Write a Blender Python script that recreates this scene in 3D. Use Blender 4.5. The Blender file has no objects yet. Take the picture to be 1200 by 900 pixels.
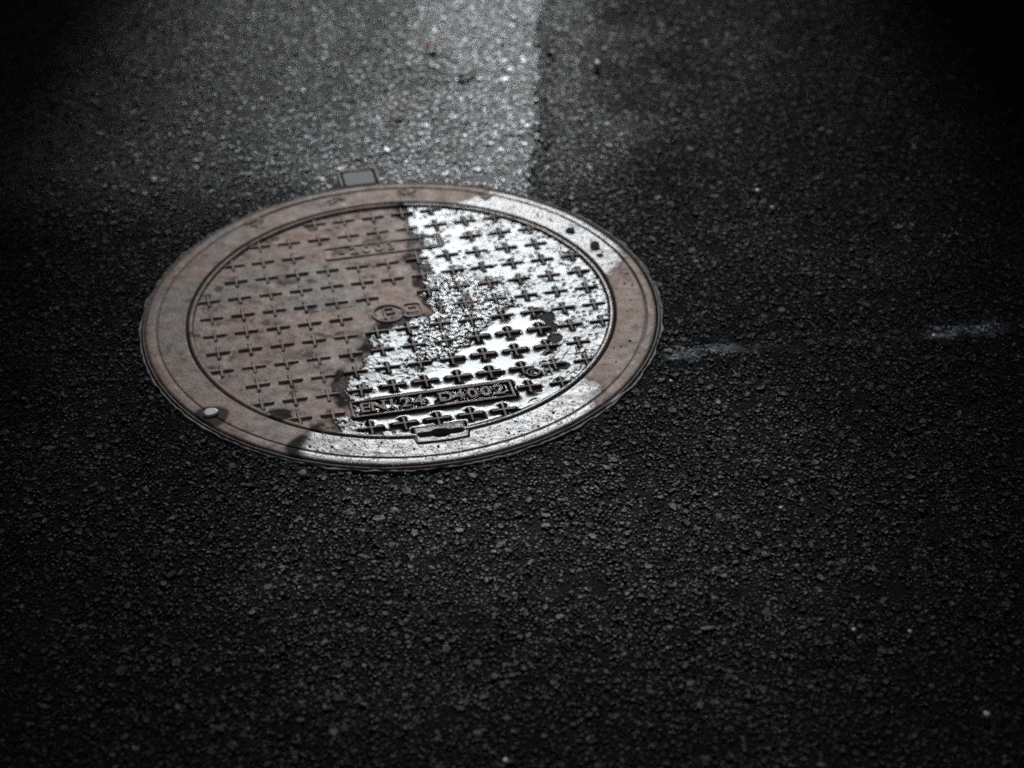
import bpy, math, random
import numpy as np
from mathutils import Vector, Matrix

random.seed(7)
rng = np.random.default_rng(11)
scene = bpy.context.scene
COL = scene.collection

# ------------------------------------------------------------------ camera
PITCH, ROLL = 0.6148, -0.0151
cam_data = bpy.data.cameras.new("camera")
cam = bpy.data.objects.new("camera", cam_data)
COL.objects.link(cam)
r0, u0 = Vector((1, 0, 0)), Vector((0, math.sin(PITCH), math.cos(PITCH)))
fw = Vector((0, math.cos(PITCH), -math.sin(PITCH)))
rt = math.cos(ROLL) * r0 + math.sin(ROLL) * u0
up = math.cos(ROLL) * u0 - math.sin(ROLL) * r0
m = Matrix((rt, up, -fw)).transposed().to_4x4()
m.translation = Vector((0.1661, -2.7370, 1.7925))
cam.matrix_world = m
cam_data.sensor_width = 36.0
cam_data.lens = 2517.54 / 1200 * 36.0
cam_data.clip_start = 0.05
cam_data.clip_end = 2000
cam_data.dof.use_dof = True
cam_data.dof.focus_distance = 2.98
cam_data.dof.aperture_fstop = 2.7
scene.camera = cam

# ------------------------------------------------------------------ sky, sun, exposure
SUN_EL, SUN_AZ = math.radians(30.5), math.radians(-1.2)     # azimuth from +Y, clockwise
world = bpy.data.worlds.new("World")
scene.world = world
world.use_nodes = True
wn, wl = world.node_tree.nodes, world.node_tree.links
sky = wn.new("ShaderNodeTexSky")
sky.sky_type = 'NISHITA'
sky.sun_disc = False
sky.sun_elevation = SUN_EL
sky.sun_rotation = SUN_AZ
sky.air_density = 1.0
sky.dust_density = 4.0
sky.ozone_density = 1.0
hsv = wn.new("ShaderNodeHueSaturation")                      # grey, clouded-over sky
hsv.inputs['Saturation'].default_value = 0.7
bg = wn['Background']
bg.inputs['Strength'].default_value = 0.018
wl.new(sky.outputs[0], hsv.inputs['Color'])
wl.new(hsv.outputs[0], bg.inputs['Color'])

sd = bpy.data.lights.new("sun", 'SUN')
sd.energy = 1.05
sd.angle = math.radians(14)
sd.color = (0.90, 0.96, 1.0)
sun = bpy.data.objects.new("sun", sd)
COL.objects.link(sun)
to_sun = Vector((math.sin(SUN_AZ) * math.cos(SUN_EL), math.cos(SUN_AZ) * math.cos(SUN_EL), math.sin(SUN_EL)))
sun.rotation_euler = to_sun.to_track_quat('Z', 'Y').to_euler()
sun.location = to_sun * 20

scene.cycles.use_denoising = False          # keeps the fine grain of the asphalt
scene.cycles.filter_width = 1.8
scene.cycles.sample_clamp_indirect = 3.0
vs = scene.view_settings
vs.view_transform = 'Standard'
vs.look = 'None'
vs.exposure = 0.0
vs.gamma = 1.0
vs.use_curve_mapping = False

# ------------------------------------------------------------------ helpers
def link(name, me, mat=None, parent=None, label=None, cat=None, group=None, kind=None):
    o = bpy.data.objects.new(name, me)
    COL.objects.link(o)
    if mat is not None and me is not None and not me.materials:
        me.materials.append(mat)
    if parent is not None:
        o.parent = parent
    if label: o["label"] = label
    if cat: o["category"] = cat
    if group: o["group"] = group
    if kind: o["kind"] = kind
    return o

def np_mesh(name, V, F, smooth=False):
    """V (n,3), F (m,k) with one k"""
    me = bpy.data.meshes.new(name)
    V = np.asarray(V, np.float32); F = np.asarray(F, np.int32)
    n, k = F.shape
    me.vertices.add(len(V)); me.vertices.foreach_set("co", V.ravel())
    me.loops.add(n * k); me.loops.foreach_set("vertex_index", F.ravel())
    me.polygons.add(n); me.polygons.foreach_set("loop_start", np.arange(n, dtype=np.int32) * k)
    me.update(calc_edges=True)
    me.polygons.foreach_set("use_smooth", np.full(n, smooth))
    me.update()
    return me

def py_mesh(name, V, F, smooth=False):
    me = bpy.data.meshes.new(name)
    me.from_pydata([tuple(v) for v in V], [], F)
    if smooth:
        me.polygons.foreach_set("use_smooth", [True] * len(me.polygons))
    me.update()
    return me

def attr(me, name, vals):
    a = me.attributes.new(name, 'FLOAT', 'POINT')
    a.data.foreach_set("value", np.asarray(vals, np.float32))

def attr_col(me, name, rgb):
    a = me.attributes.new(name, 'FLOAT_COLOR', 'POINT')
    c = np.ones((len(rgb), 4), np.float32); c[:, :3] = rgb
    a.data.foreach_set("color", c.ravel())

_perm = rng.permutation(4096)
_gr = rng.uniform(0, 2 * np.pi, 4096)
def perlin(x, y):
    x = np.asarray(x, float); y = np.asarray(y, float)
    xi = np.floor(x).astype(int); yi = np.floor(y).astype(int)
    xf = x - xi; yf = y - yi
    def g(ix, iy, dx, dy):
        a = _gr[_perm[(ix + _perm[iy % 4096]) % 4096]]
        return np.cos(a) * dx + np.sin(a) * dy
    u = xf ** 3 * (xf * (xf * 6 - 15) + 10); v = yf ** 3 * (yf * (yf * 6 - 15) + 10)
    a = g(xi, yi, xf, yf); b = g(xi + 1, yi, xf - 1, yf)
    c = g(xi, yi + 1, xf, yf - 1); d = g(xi + 1, yi + 1, xf - 1, yf - 1)
    return 1.5 * ((a * (1 - u) + b * u) * (1 - v) + (c * (1 - u) + d * u) * v)

def fbm(x, y, oct=4, gain=0.5):
    s = 0; a = 1; f = 1
    for i in range(oct):
        s = s + a * perlin(x * f + 17.3 * i, y * f - 9.1 * i); a *= gain; f *= 2.03
    return s

def poly_sd(px, py, P):
    """signed distance to polygon, positive inside"""
    P = np.asarray(P, float); n = len(P)
    d = np.full(np.shape(px), 1e9); ins = np.zeros(np.shape(px), bool)
    for i in range(n):
        a = P[i]; b = P[(i + 1) % n]
        e = b - a; wx = px - a[0]; wy = py - a[1]
        t = np.clip((wx * e[0] + wy * e[1]) / (e @ e), 0, 1)
        d = np.minimum(d, (wx - e[0] * t) ** 2 + (wy - e[1] * t) ** 2)
        cnd = (a[1] > py) != (b[1] > py)
        den = (b[1] - a[1]) if abs(b[1] - a[1]) > 1e-12 else 1e-12
        ins ^= cnd & (px < (b[0] - a[0]) * (py - a[1]) / den + a[0])
    return np.where(ins, 1, -1) * np.sqrt(d)

def sstep(a, b, x):
    t = np.clip((x - a) / (b - a), 0, 1)
    return t * t * (3 - 2 * t)

# ------------------------------------------------------------------ lattice of the lid pattern
ST, ANG = 0.0478, 0.2059
CA, SA = math.cos(ANG), math.sin(ANG)
COL0, ROW0 = 5.95, 7.04
def lat(c, r):
    lx = ST * (c - COL0); ly = -ST * (r - ROW0)
    return CA * lx - SA * ly, SA * lx + CA * ly
def to_lat(x, y):
    return CA * x + SA * y, -SA * x + CA * y

# heights: top of frame and of the raised pattern z = 0
FLOOR = -0.0041
R_RIM_IN, R_LID, R_SEAT = 0.3158, 0.3232, 0.3262
KEY_ANG = math.radians(-78.2)
ROAD_Z = -0.0032

# wet areas (metres, lid centre = origin)
WET_LID = [(-.0094, .335), (.0013, .2606), (.025, .199), (.0152, .1605), (.0352, .1144), (.0236, .0481), (.0416, .0068),
           (.0101, -.0253), (-.0344, -.0404), (-.0464, -.0608), (-.042, -.1018), (-.0498, -.1239), (-.0789, -.1671),
           (-.083, -.2035), (-.0753, -.2312), (-.0617, -.2587), (-.0864, -.2725), (-.078, -.34), (.2, -.36), (.4, -.1), (.4, .2), (.15, .4)]
RING_BOT = [(-.112, -.295), (-.128, -.345), (-.118, -.42), (.2, -.42), (.33, -.30), (.279, -.252), (.2719, -.2402), (.286, -.215),
            (.2844, -.2025), (.266, -.185), (.255, -.17), (.1, -.2), (-.05, -.25)]
RING_TOP = [(.05, .29), (.085, .322), (.12, .339), (.145, .364), (.165, .385), (.25, .40), (.40, .22), (.345, .17), (.333, .128), (.325, .098), (.3, .08), (.2, .2)]
PUDDLE = [(-.0318, -.1899), (-.045, -.2941), (.1171, -.31), (.2148, -.2283), (.1812, -.1739), (.2306, -.0865), (.2194, -.0169),
          (.1678, -.0037), (.1161, -.0606), (.0787, -.1273), (.0419, -.1703)]
GRIT = [(.0423, .0967), (.1154, .1071), (.1681, .0321), (.1225, -.0722), (.0912, -.1277), (.0412, -.1374), (.0144, -.0807)]

def lid_wet_sd(x, y):
    return poly_sd(x, y, WET_LID) + 0.010 * fbm(x * 38, y * 38, 3) + 0.004 * fbm(x * 190, y * 190, 2)

_bl = np.random.default_rng(3)
BLOBS = []
for _c in range(4, 12):
    for _r in range(7, 14):
        _x, _y = lat(_c, _r)
        _p = float(poly_sd(np.array([_x]), np.array([_y]), PUDDLE)[0])
        if _p > -.03 and _bl.random() < (.85 if _c >= 8 else .45):
            BLOBS.append((_x + _bl.uniform(.004, .013), _y + _bl.uniform(-.010, .002), _bl.uniform(.006, .011), _bl.uniform(.0045, .0085)))
BLOBS += [(.222, -.020, .010, .013), (.2265, -.048, .009, .014), (.232, -.078, .009, .012), (.205, -.002, .010, .008)]
def blob_sd(x, y):
    """patches the water has drawn back from"""
    dd = np.full(np.shape(x), 1.0)
    for bx, by, ra, rb in BLOBS:
        dd = np.minimum(dd, (np.hypot((x - bx) / ra, (y - by) / rb) - 1) * min(ra, rb))
    return dd + .0026 * fbm(x * 120, y * 120, 3)

# ------------------------------------------------------------------ materials
def new_mat(name):
    mt = bpy.data.materials.new(name); mt.use_nodes = True
    return mt, mt.node_tree.nodes, mt.node_tree.links, mt.node_tree.nodes['Principled BSDF']

def N(nodes, t, **kw):
    n = nodes.new(t)
    for k, v in kw.items():
        if hasattr(n, k): setattr(n, k, v)
        else: n.inputs[k].default_value = v
    return n

def noise(nodes, links, coord, scale, detail=4, rough=0.55):
    n = nodes.new('ShaderNodeTexNoise')
    n.inputs['Scale'].default_value = scale; n.inputs['Detail'].default_value = detail; n.inputs['Roughness'].default_value = rough
    links.new(coord, n.inputs['Vector'])
    return n.outputs['Fac']

def ramp(nodes, links, fac, stops):
    r = nodes.new('ShaderNodeValToRGB')
    els = r.color_ramp.elements
    while len(els) < len(stops): els.new(0.5)
    for e, (p, c) in zip(els, stops):
        e.position = p
        e.color = (c, c, c, 1) if isinstance(c, (int, float)) else (*c, 1)
    links.new(fac, r.inputs[0])
    return r.outputs[0]

def mix(nodes, links, fac, a, b, blend='MIX'):
    n = nodes.new('ShaderNodeMix'); n.data_type = 'RGBA'; n.blend_type = blend
    for s, v in ((n.inputs[0], fac), (n.inputs[6], a), (n.inputs[7], b)):
        if isinstance(v, bpy.types.NodeSocket): links.new(v, s)
        elif isinstance(v, (int, float)) and s.type == 'RGBA': s.default_value = (v, v, v, 1)
        elif isinstance(v, (int, float)): s.default_value = v
        else: s.default_value = (*v, 1)
    return n.outputs[2]

def math_n(nodes, links, op, a, b=None):
    n = nodes.new('ShaderNodeMath'); n.operation = op
    for i, v in enumerate((a, b)):
        if v is None: continue
        if isinstance(v, bpy.types.NodeSocket): links.new(v, n.inputs[i])
        else: n.inputs[i].default_value = v
    return n.outputs[0]

def bump(nodes, links, h, strength, dist, normal=None):
    b = nodes.new('ShaderNodeBump')
    if isinstance(strength, bpy.types.NodeSocket): links.new(strength, b.inputs['Strength'])
    else: b.inputs['Strength'].default_value = strength
    b.inputs['Distance'].default_value = dist
    links.new(h, b.inputs['Height'])
    if normal is not None: links.new(normal, b.inputs['Normal'])
    return b.outputs[0]

def attr_n(nodes, name):
    a = nodes.new('ShaderNodeAttribute'); a.attribute_name = name
    return a

def geo_pos(nodes):
    return nodes.new('ShaderNodeNewGeometry').outputs['Position']

def make_iron(name, use_wet, soaked=False):
    mt, nd, lk, bs = new_mat(name)
    pos = geo_pos(nd)
    big = noise(nd, lk, pos, 7, 5, 0.6)
    mid = noise(nd, lk, pos, 45, 5, 0.65)
    fine = noise(nd, lk, pos, 330, 4, 0.7)
    c = ramp(nd, lk, big, [(0.34, (.440, .298, .240)), (0.50, (.445, .342, .295)), (0.65, (.380, .352, .330))])
    rust = ramp(nd, lk, mid, [(0.56, 0.0), (0.74, 0.75)])
    c = mix(nd, lk, rust, c, (.190, .112, .082))
    dirt = ramp(nd, lk, noise(nd, lk, pos, 21, 6, 0.7), [(0.57, 0.0), (0.74, 0.85)])
    c = mix(nd, lk, dirt, c, (.060, .052, .048))
    sp = ramp(nd, lk, fine, [(0.30, 0.52), (0.64, 1.28)])
    c = mix(nd, lk, 1.0, c, sp, 'MULTIPLY')
    r = ramp(nd, lk, mid, [(0.3, 0.48), (0.7, 0.68)])
    h = math_n(nd, lk, 'ADD', fine, math_n(nd, lk, 'MULTIPLY', mid, 1.5))
    nrm = bump(nd, lk, h, 0.5, 0.0014)
    if use_wet:
        wet = attr_n(nd, "wet").outputs['Fac']
        damp = attr_n(nd, "damp").outputs['Fac']
        c = mix(nd, lk, damp, c, (.018, .014, .012))
        wetcol = mix(nd, lk, 0.55, c, (.03, .026, .025))
        c = mix(nd, lk, wet, c, wetcol)
        dryness = math_n(nd, lk, 'SUBTRACT', 1.0, damp)
        lk.new(math_n(nd, lk, 'MULTIPLY', dryness, 0.35), bs.inputs['Metallic'])
        lk.new(math_n(nd, lk, 'MULTIPLY', dryness, 0.35), bs.inputs['Specular IOR Level'])
        lk.new(wet, bs.inputs['Coat Weight'])
        bs.inputs['Coat IOR'].default_value = 1.45
        cr = ramp(nd, lk, noise(nd, lk, pos, 260, 3, 0.6), [(0.35, 0.15), (0.7, 0.26)])
        lk.new(cr, bs.inputs['Coat Roughness'])
        vo = nd.new('ShaderNodeTexVoronoi'); vo.inputs['Scale'].default_value = 230; vo.inputs['Randomness'].default_value = 1.0
        lk.new(pos, vo.inputs['Vector'])
        pit = math_n(nd, lk, 'MULTIPLY', ramp(nd, lk, vo.outputs['Distance'], [(0.16, 1.0), (0.40, 0.0)]), ramp(nd, lk, noise(nd, lk, pos, 55, 3, 0.6), [(0.42, 0.0), (0.60, 1.0)]))
        hh = math_n(nd, lk, 'SUBTRACT', math_n(nd, lk, 'MULTIPLY', noise(nd, lk, pos, 420, 3, 0.7), .35), pit)
        wb = bump(nd, lk, hh, 0.8, 0.0007)
        lk.new(wb, bs.inputs['Coat Normal'])
    vp = nd.new('ShaderNodeTexVoronoi'); vp.inputs['Scale'].default_value = 120
    lk.new(pos, vp.inputs['Vector'])
    pk = math_n(nd, lk, 'MULTIPLY', ramp(nd, lk, vp.outputs['Distance'], [(0.10, 1.0), (0.24, 0.0)]), ramp(nd, lk, noise(nd, lk, pos, 16, 3, 0.6), [(0.47, 0.0), (0.60, 0.8)]))
    c = mix(nd, lk, pk, c, (.045, .036, .032))
    bs.inputs['Metallic'].default_value = 0.35
    if soaked:
        c = mix(nd, lk, 1.0, c, (.30, .28, .27), 'MULTIPLY')
        r = ramp(nd, lk, mid, [(0.3, 0.30), (0.7, 0.50)])
    lk.new(c, bs.inputs['Base Color'])
    lk.new(r, bs.inputs['Roughness'])
    lk.new(nrm, bs.inputs['Normal'])
    return mt

IRON = make_iron("cast_iron", False)
IRON_SOAKED = make_iron("cast_iron_soaked", False, True)
IRON_WET = make_iron("cast_iron_with_wet_patches", True)

def make_water():
    mt = bpy.data.materials.new("rain_water"); mt.use_nodes = True
    nd, lk = mt.node_tree.nodes, mt.node_tree.links
    nd.remove(nd['Principled BSDF'])
    out = nd['Material Output']
    pos = geo_pos(nd)
    rough = attr_n(nd, "rough").outputs['Fac']
    h = math_n(nd, lk, 'MULTIPLY', math_n(nd, lk, 'ADD', noise(nd, lk, pos, 800, 3, 0.7), noise(nd, lk, pos, 260, 3, 0.6)), rough)
    nrm = bump(nd, lk, h, 1.0, 0.00007)
    gl = nd.new('ShaderNodeBsdfGlossy'); gl.inputs['Color'].default_value = (1, 1, 1, 1)
    lk.new(math_n(nd, lk, 'ADD', math_n(nd, lk, 'MULTIPLY', rough, 0.13), 0.13), gl.inputs['Roughness'])
    lk.new(nrm, gl.inputs['Normal'])
    tr = nd.new('ShaderNodeBsdfTransparent'); tr.inputs['Color'].default_value = (.86, .84, .82, 1)
    fr = nd.new('ShaderNodeFresnel'); fr.inputs['IOR'].default_value = 1.36
    lk.new(nrm, fr.inputs['Normal'])
    mx = nd.new('ShaderNodeMixShader')
    lk.new(math_n(nd, lk, 'MULTIPLY', fr.outputs[0], attr_n(nd, 'cover').outputs['Fac']), mx.inputs[0]); lk.new(tr.outputs[0], mx.inputs[1]); lk.new(gl.outputs[0], mx.inputs[2])
    lk.new(mx.outputs[0], out.inputs['Surface'])
    return mt
WATER = make_water()

def make_asphalt(name, stones):
    mt, nd, lk, bs = new_mat(name)
    pos = geo_pos(nd)
    sheen = attr_n(nd, "sheen").outputs['Fac']
    fine = noise(nd, lk, pos, 900, 4, 0.7)
    mid = noise(nd, lk, pos, 260, 4, 0.6)
    if stones:
        c = attr_n(nd, "tint").outputs['Color']
        c = mix(nd, lk, 1.0, c, ramp(nd, lk, mid, [(0.3, 0.55), (0.7, 1.35)]), 'MULTIPLY')
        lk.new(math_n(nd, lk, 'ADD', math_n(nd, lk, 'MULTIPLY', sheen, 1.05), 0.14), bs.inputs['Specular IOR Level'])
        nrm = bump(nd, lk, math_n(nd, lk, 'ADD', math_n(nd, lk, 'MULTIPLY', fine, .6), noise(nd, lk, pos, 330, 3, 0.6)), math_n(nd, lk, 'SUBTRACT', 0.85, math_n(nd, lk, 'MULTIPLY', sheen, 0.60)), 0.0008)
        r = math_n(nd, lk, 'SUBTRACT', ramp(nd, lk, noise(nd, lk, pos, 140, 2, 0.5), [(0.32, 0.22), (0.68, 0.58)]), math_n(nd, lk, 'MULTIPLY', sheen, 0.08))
    else:
        v = nd.new('ShaderNodeTexVoronoi'); v.inputs['Scale'].default_value = 240
        lk.new(pos, v.inputs['Vector'])
        c = mix(nd, lk, mid, (.004, .004, .005), (.011, .011, .012))
        c = mix(nd, lk, attr_n(nd, 'paint').outputs['Fac'], c, (.70, .73, .76))
        hh = math_n(nd, lk, 'SUBTRACT', math_n(nd, lk, 'MULTIPLY', fine, 0.5), v.outputs['Distance'])
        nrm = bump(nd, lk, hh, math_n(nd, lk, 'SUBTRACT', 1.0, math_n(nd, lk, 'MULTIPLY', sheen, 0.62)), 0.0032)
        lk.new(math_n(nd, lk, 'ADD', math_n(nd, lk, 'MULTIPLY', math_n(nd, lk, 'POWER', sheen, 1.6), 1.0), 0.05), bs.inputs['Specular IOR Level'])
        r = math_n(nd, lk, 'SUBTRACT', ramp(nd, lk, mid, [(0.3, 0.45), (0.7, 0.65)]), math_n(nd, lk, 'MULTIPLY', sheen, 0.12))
    lk.new(c, bs.inputs['Base Color']); lk.new(r, bs.inputs['Roughness']); lk.new(nrm, bs.inputs['Normal'])
    return mt
ASPHALT = make_asphalt("asphalt_binder", False)
STONES = make_asphalt("asphalt_aggregate", True)

def plain_mat(name, col, rough=0.6, var=0.3, scale=300, coat=0.0):
    mt, nd, lk, bs = new_mat(name)
    pos = geo_pos(nd)
    n = noise(nd, lk, pos, scale, 4, 0.6)
    c = mix(nd, lk, n, tuple(x * (1 - var) for x in col), tuple(min(1, x * (1 + var)) for x in col))
    lk.new(c, bs.inputs['Base Color'])
    bs.inputs['Roughness'].default_value = rough
    bs.inputs['Coat Weight'].default_value = coat; bs.inputs['Coat Roughness'].default_value = .3
    lk.new(bump(nd, lk, n, 0.4, 0.001), bs.inputs['Normal'])
    return mt
PALE_STONE = plain_mat("pale_stone", (.80, .79, .77), 0.35, 0.06, 300, 1.0)
GREY_STONE = plain_mat("grey_stone", (.20, .20, .20), 0.6, 0.2)
LEAF = plain_mat("dry_leaf", (.90, .38, .19), 0.45, 0.25)
_n, _l = LEAF.node_tree.nodes, LEAF.node_tree.links
_t = _n.new('ShaderNodeBsdfTranslucent'); _t.inputs['Color'].default_value = (.70, .32, .16, 1)
_m = _n.new('ShaderNodeMixShader'); _m.inputs[0].default_value = 0.12
_l.new(_n['Principled BSDF'].outputs[0], _m.inputs[1]); _l.new(_t.outputs[0], _m.inputs[2]); _l.new(_m.outputs[0], _n['Material Output'].inputs['Surface'])
TWIG = plain_mat("pale_twig", (.85, .85, .83), 0.35, 0.08, 300, 1.0)
MUD = plain_mat("wet_mud", (.012, .010, .009), 0.85, 0.4)
BITUMEN = plain_mat("bitumen_seal", (.035, .032, .030), 0.45, 0.5)

# ------------------------------------------------------------------ road: one sheet to the horizon
LUG_C = (-.0855, .4105); LUG_A = math.radians(11.8)
def in_lug(x, y, grow=0.0):
    dx, dy = x - LUG_C[0], y - LUG_C[1]
    u = math.cos(LUG_A) * dx + math.sin(LUG_A) * dy; v = -math.sin(LUG_A) * dx + math.cos(LUG_A) * dy
    return (np.abs(u) < 0.0325 + grow) & (np.abs(v) < 0.030 + grow)

def seam_x(y):
    return 0.205 + 0.038 * (y - 0.3) + 0.008 * perlin(y * 9, 0.5) + 0.006 * perlin(y * 45, 3.5)

def road_h(x, y):
    h = ROAD_Z - 0.0035 + 0.0022 * fbm(x * 6, y * 6, 3) + 0.0015 * fbm(x * 70, y * 70, 3)
    s = x - seam_x(y)
    groove = np.exp(-((s - 0.008) / 0.009) ** 2) * (y > 0.3)
    h = h - 0.014 * groove
    return h

def paint_at(x, y):
    """worn remains of a chalky white line running off to the right of the frame"""
    yc = -0.118 + 0.118 * (x - 0.42)
    w = 0.013 + 0.006 * perlin(x * 20, 7.7)
    a = np.exp(-((y - yc) / w) ** 2)
    seg = sstep(0.385, 0.41, x) * sstep(0.56, 0.45, x) + 0.9 * sstep(0.78, 0.81, x) * sstep(0.92, 0.87, x) + 0.12 * (x > 0.4)
    return a * seg

def grow_axis(lo, hi, step, far):
    core = np.arange(lo, hi + step / 2, step)
    out = []; d = step
    p = 0
    while p < far:
        d *= 1.35; p += d; out.append(p)
    out = np.array(out)
    return np.concatenate([lo - out[::-1], core, hi + out])
gx = grow_axis(-1.35, 1.65, 0.010, 300); gy = grow_axis(-1.3, 1.55, 0.010, 300)
X, Y = np.meshgrid(gx, gy)
core = (np.abs(X) < 2.5) & (np.abs(Y) < 2.5)
Z = np.full(X.shape, ROAD_Z - 0.002)
Z[core] = road_h(X[core], Y[core])
RR = np.hypot(X, Y)
Z[(RR < 0.390) | in_lug(X, Y, -0.006)] = -0.06
nx, ny = len(gx), len(gy)
idx = np.arange(nx * ny).reshape(ny, nx)
F = np.stack([idx[:-1, :-1], idx[:-1, 1:], idx[1:, 1:], idx[1:, :-1]], -1).reshape(-1, 4)
road_me = np_mesh("road", np.stack([X.ravel(), Y.ravel(), Z.ravel()], -1), F, True)
def sheen_at(x, y):  # wetter by the joint; glow band and bright patches put into the gloss
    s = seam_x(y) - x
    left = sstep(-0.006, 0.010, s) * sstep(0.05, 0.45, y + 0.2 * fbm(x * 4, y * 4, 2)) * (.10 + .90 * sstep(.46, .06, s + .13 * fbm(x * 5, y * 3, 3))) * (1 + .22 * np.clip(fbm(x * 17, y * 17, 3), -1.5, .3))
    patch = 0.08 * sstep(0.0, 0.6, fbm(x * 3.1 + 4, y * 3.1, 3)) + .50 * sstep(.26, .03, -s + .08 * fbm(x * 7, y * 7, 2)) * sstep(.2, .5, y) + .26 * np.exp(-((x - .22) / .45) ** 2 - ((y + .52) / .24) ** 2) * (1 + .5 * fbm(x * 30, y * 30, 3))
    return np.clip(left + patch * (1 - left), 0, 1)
attr(road_me, "paint", np.where(core, np.clip(paint_at(X, Y) * (.2 + 1.3 * fbm(X * 45, Y * 45, 2)), 0, .6), 0).ravel())
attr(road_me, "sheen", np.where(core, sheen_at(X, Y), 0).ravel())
road = link("road", road_me, ASPHALT, kind="structure")

# aggregate: crushed stones rolled flush into the binder
def frustum(n):
    """n-sided truncated pebble: base ring, shoulder ring = top ring; open below"""
    a = np.arange(n) * 2 * np.pi / n
    V = np.concatenate([np.stack([np.cos(a), np.sin(a), -np.ones(n)], -1), np.stack([.72 * np.cos(a + .2), .72 * np.sin(a + .2), np.zeros(n)], -1)])
    F = []
    for k in range(n):
        q = (k + 1) % n
        F += [(k, q, n + q), (k, n + q, n + k)]
    F += [(n, n + k, n + k + 1) for k in range(1, n - 1)]
    return V, np.array(F)
PEN_V, PEN_F = frustum(5)
QUA_V, QUA_F = frustum(4)

def jitter(spacing):
    xs = np.arange(-1.35, 1.65, spacing); ys = np.arange(-1.2, 1.42, spacing)
    x, y = np.meshgrid(xs, ys)
    x = (x + (np.arange(len(ys)) % 2)[:, None] * spacing / 2 + rng.uniform(-.42, .42, x.shape) * spacing).ravel()
    y = (y + rng.uniform(-.42, .42, y.shape) * spacing if np.shape(y) == x.shape else y.ravel() + rng.uniform(-.42, .42, x.shape) * spacing)
    half = 0.90 + (y + 1.0) * 0.205
    k = (np.abs(x - 0.166) < half) & (np.hypot(x, y) > 0.399) & ~in_lug(x, y, 0.006)
    k &= fbm(x * 13 + 3, y * 13, 3) > rng.uniform(-1.15, -.25, x.shape)      # bitumen-rich patches hold fewer stones
    return x[k], y[k]

def rot_mats(n, tilt):
    a = rng.uniform(0, 2 * np.pi, n); tx = rng.normal(0, 1, n) * tilt; ty = rng.normal(0, 1, n) * tilt
    ca, sa = np.cos(a), np.sin(a); z = np.zeros(n); o = np.ones(n)
    Rz = np.stack([ca, -sa, z, sa, ca, z, z, z, o], -1).reshape(n, 3, 3)
    Rx = np.stack([o, z, z, z, np.cos(tx), -np.sin(tx), z, np.sin(tx), np.cos(tx)], -1).reshape(n, 3, 3)
    Ry = np.stack([np.cos(ty), z, np.sin(ty), z, o, z, -np.sin(ty), z, np.cos(ty)], -1).reshape(n, 3, 3)
    return Rx @ Ry @ Rz

def make_stones(x, y, size, BV, BF, squash, tilt, dz):
    n = len(x); nv = len(BV)
    V = np.repeat(BV[None], n, 0).copy()
    V[..., :2] *= (1 + rng.uniform(-.30, .25, (n, nv, 1)))
    sc = np.stack([size * rng.uniform(.85, 1.35, n), size * rng.uniform(.65, 1.0, n), size * squash * rng.uniform(.7, 1.1, n)], -1)
    V = V * sc[:, None, :]
    V[:, nv // 2:, 2] += rng.normal(0, .035, (n, nv - nv // 2)) * size[:, None]
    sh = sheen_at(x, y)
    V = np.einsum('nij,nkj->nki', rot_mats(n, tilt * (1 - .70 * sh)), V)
    base = road_h(x, y) + 0.0009 + .0011 * fbm(x * 55, y * 55, 2) + dz
    V[..., 2] += (base + .10 * size + rng.normal(0, .0005, n))[:, None]
    V[..., 0] += x[:, None]; V[..., 1] += y[:, None]
    Fi = (BF[None] + (np.arange(n) * len(BV))[:, None, None]).reshape(-1, 3)
    g = np.exp(rng.normal(math.log(.008), .6, n))
    light = rng.random(n) < 0.018
    g = np.where(light, rng.uniform(.06, .16, n), g)
    pt = 1.25 * paint_at(x, y) * np.clip(rng.uniform(.0, 1.6, n) + .9 * fbm(x * 60, y * 60, 2), 0, 1)
    col = np.stack([g * rng.uniform(.95, 1.06, n), g, g * rng.uniform(.98, 1.08, n)], -1)
    col = col * (1 - np.clip(pt, 0, 1))[:, None] + np.clip(pt, 0, 1)[:, None] * np.array([.78, .81, .84])
    return V.reshape(-1, 3), Fi, np.repeat(col, len(BV), 0), np.repeat(sh, len(BV))

x1, y1 = jitter(0.0190)
s1 = np.clip(np.exp(rng.normal(math.log(.0044), .34, len(x1))), .003, .0105)
A = make_stones(x1, y1, s1, PEN_V, PEN_F, 0.75, 0.080, 0.0)
x2, y2 = jitter(0.0063)
s2 = np.clip(np.exp(rng.normal(math.log(.0025), .28, len(x2))), .0012, .0050)
B = make_stones(x2, y2, s2, QUA_V, QUA_F, 0.9, 0.095, 0.0003)
Vs = np.concatenate([A[0], B[0]]); Fs = np.concatenate([A[1], B[1] + len(A[0])])
agg_me = np_mesh("aggregate", Vs, Fs, False)
attr_col(agg_me, "tint", np.concatenate([A[2], B[2]]))
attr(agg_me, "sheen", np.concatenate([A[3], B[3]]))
link("aggregate", agg_me, STONES, parent=road, kind="stuff")

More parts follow.
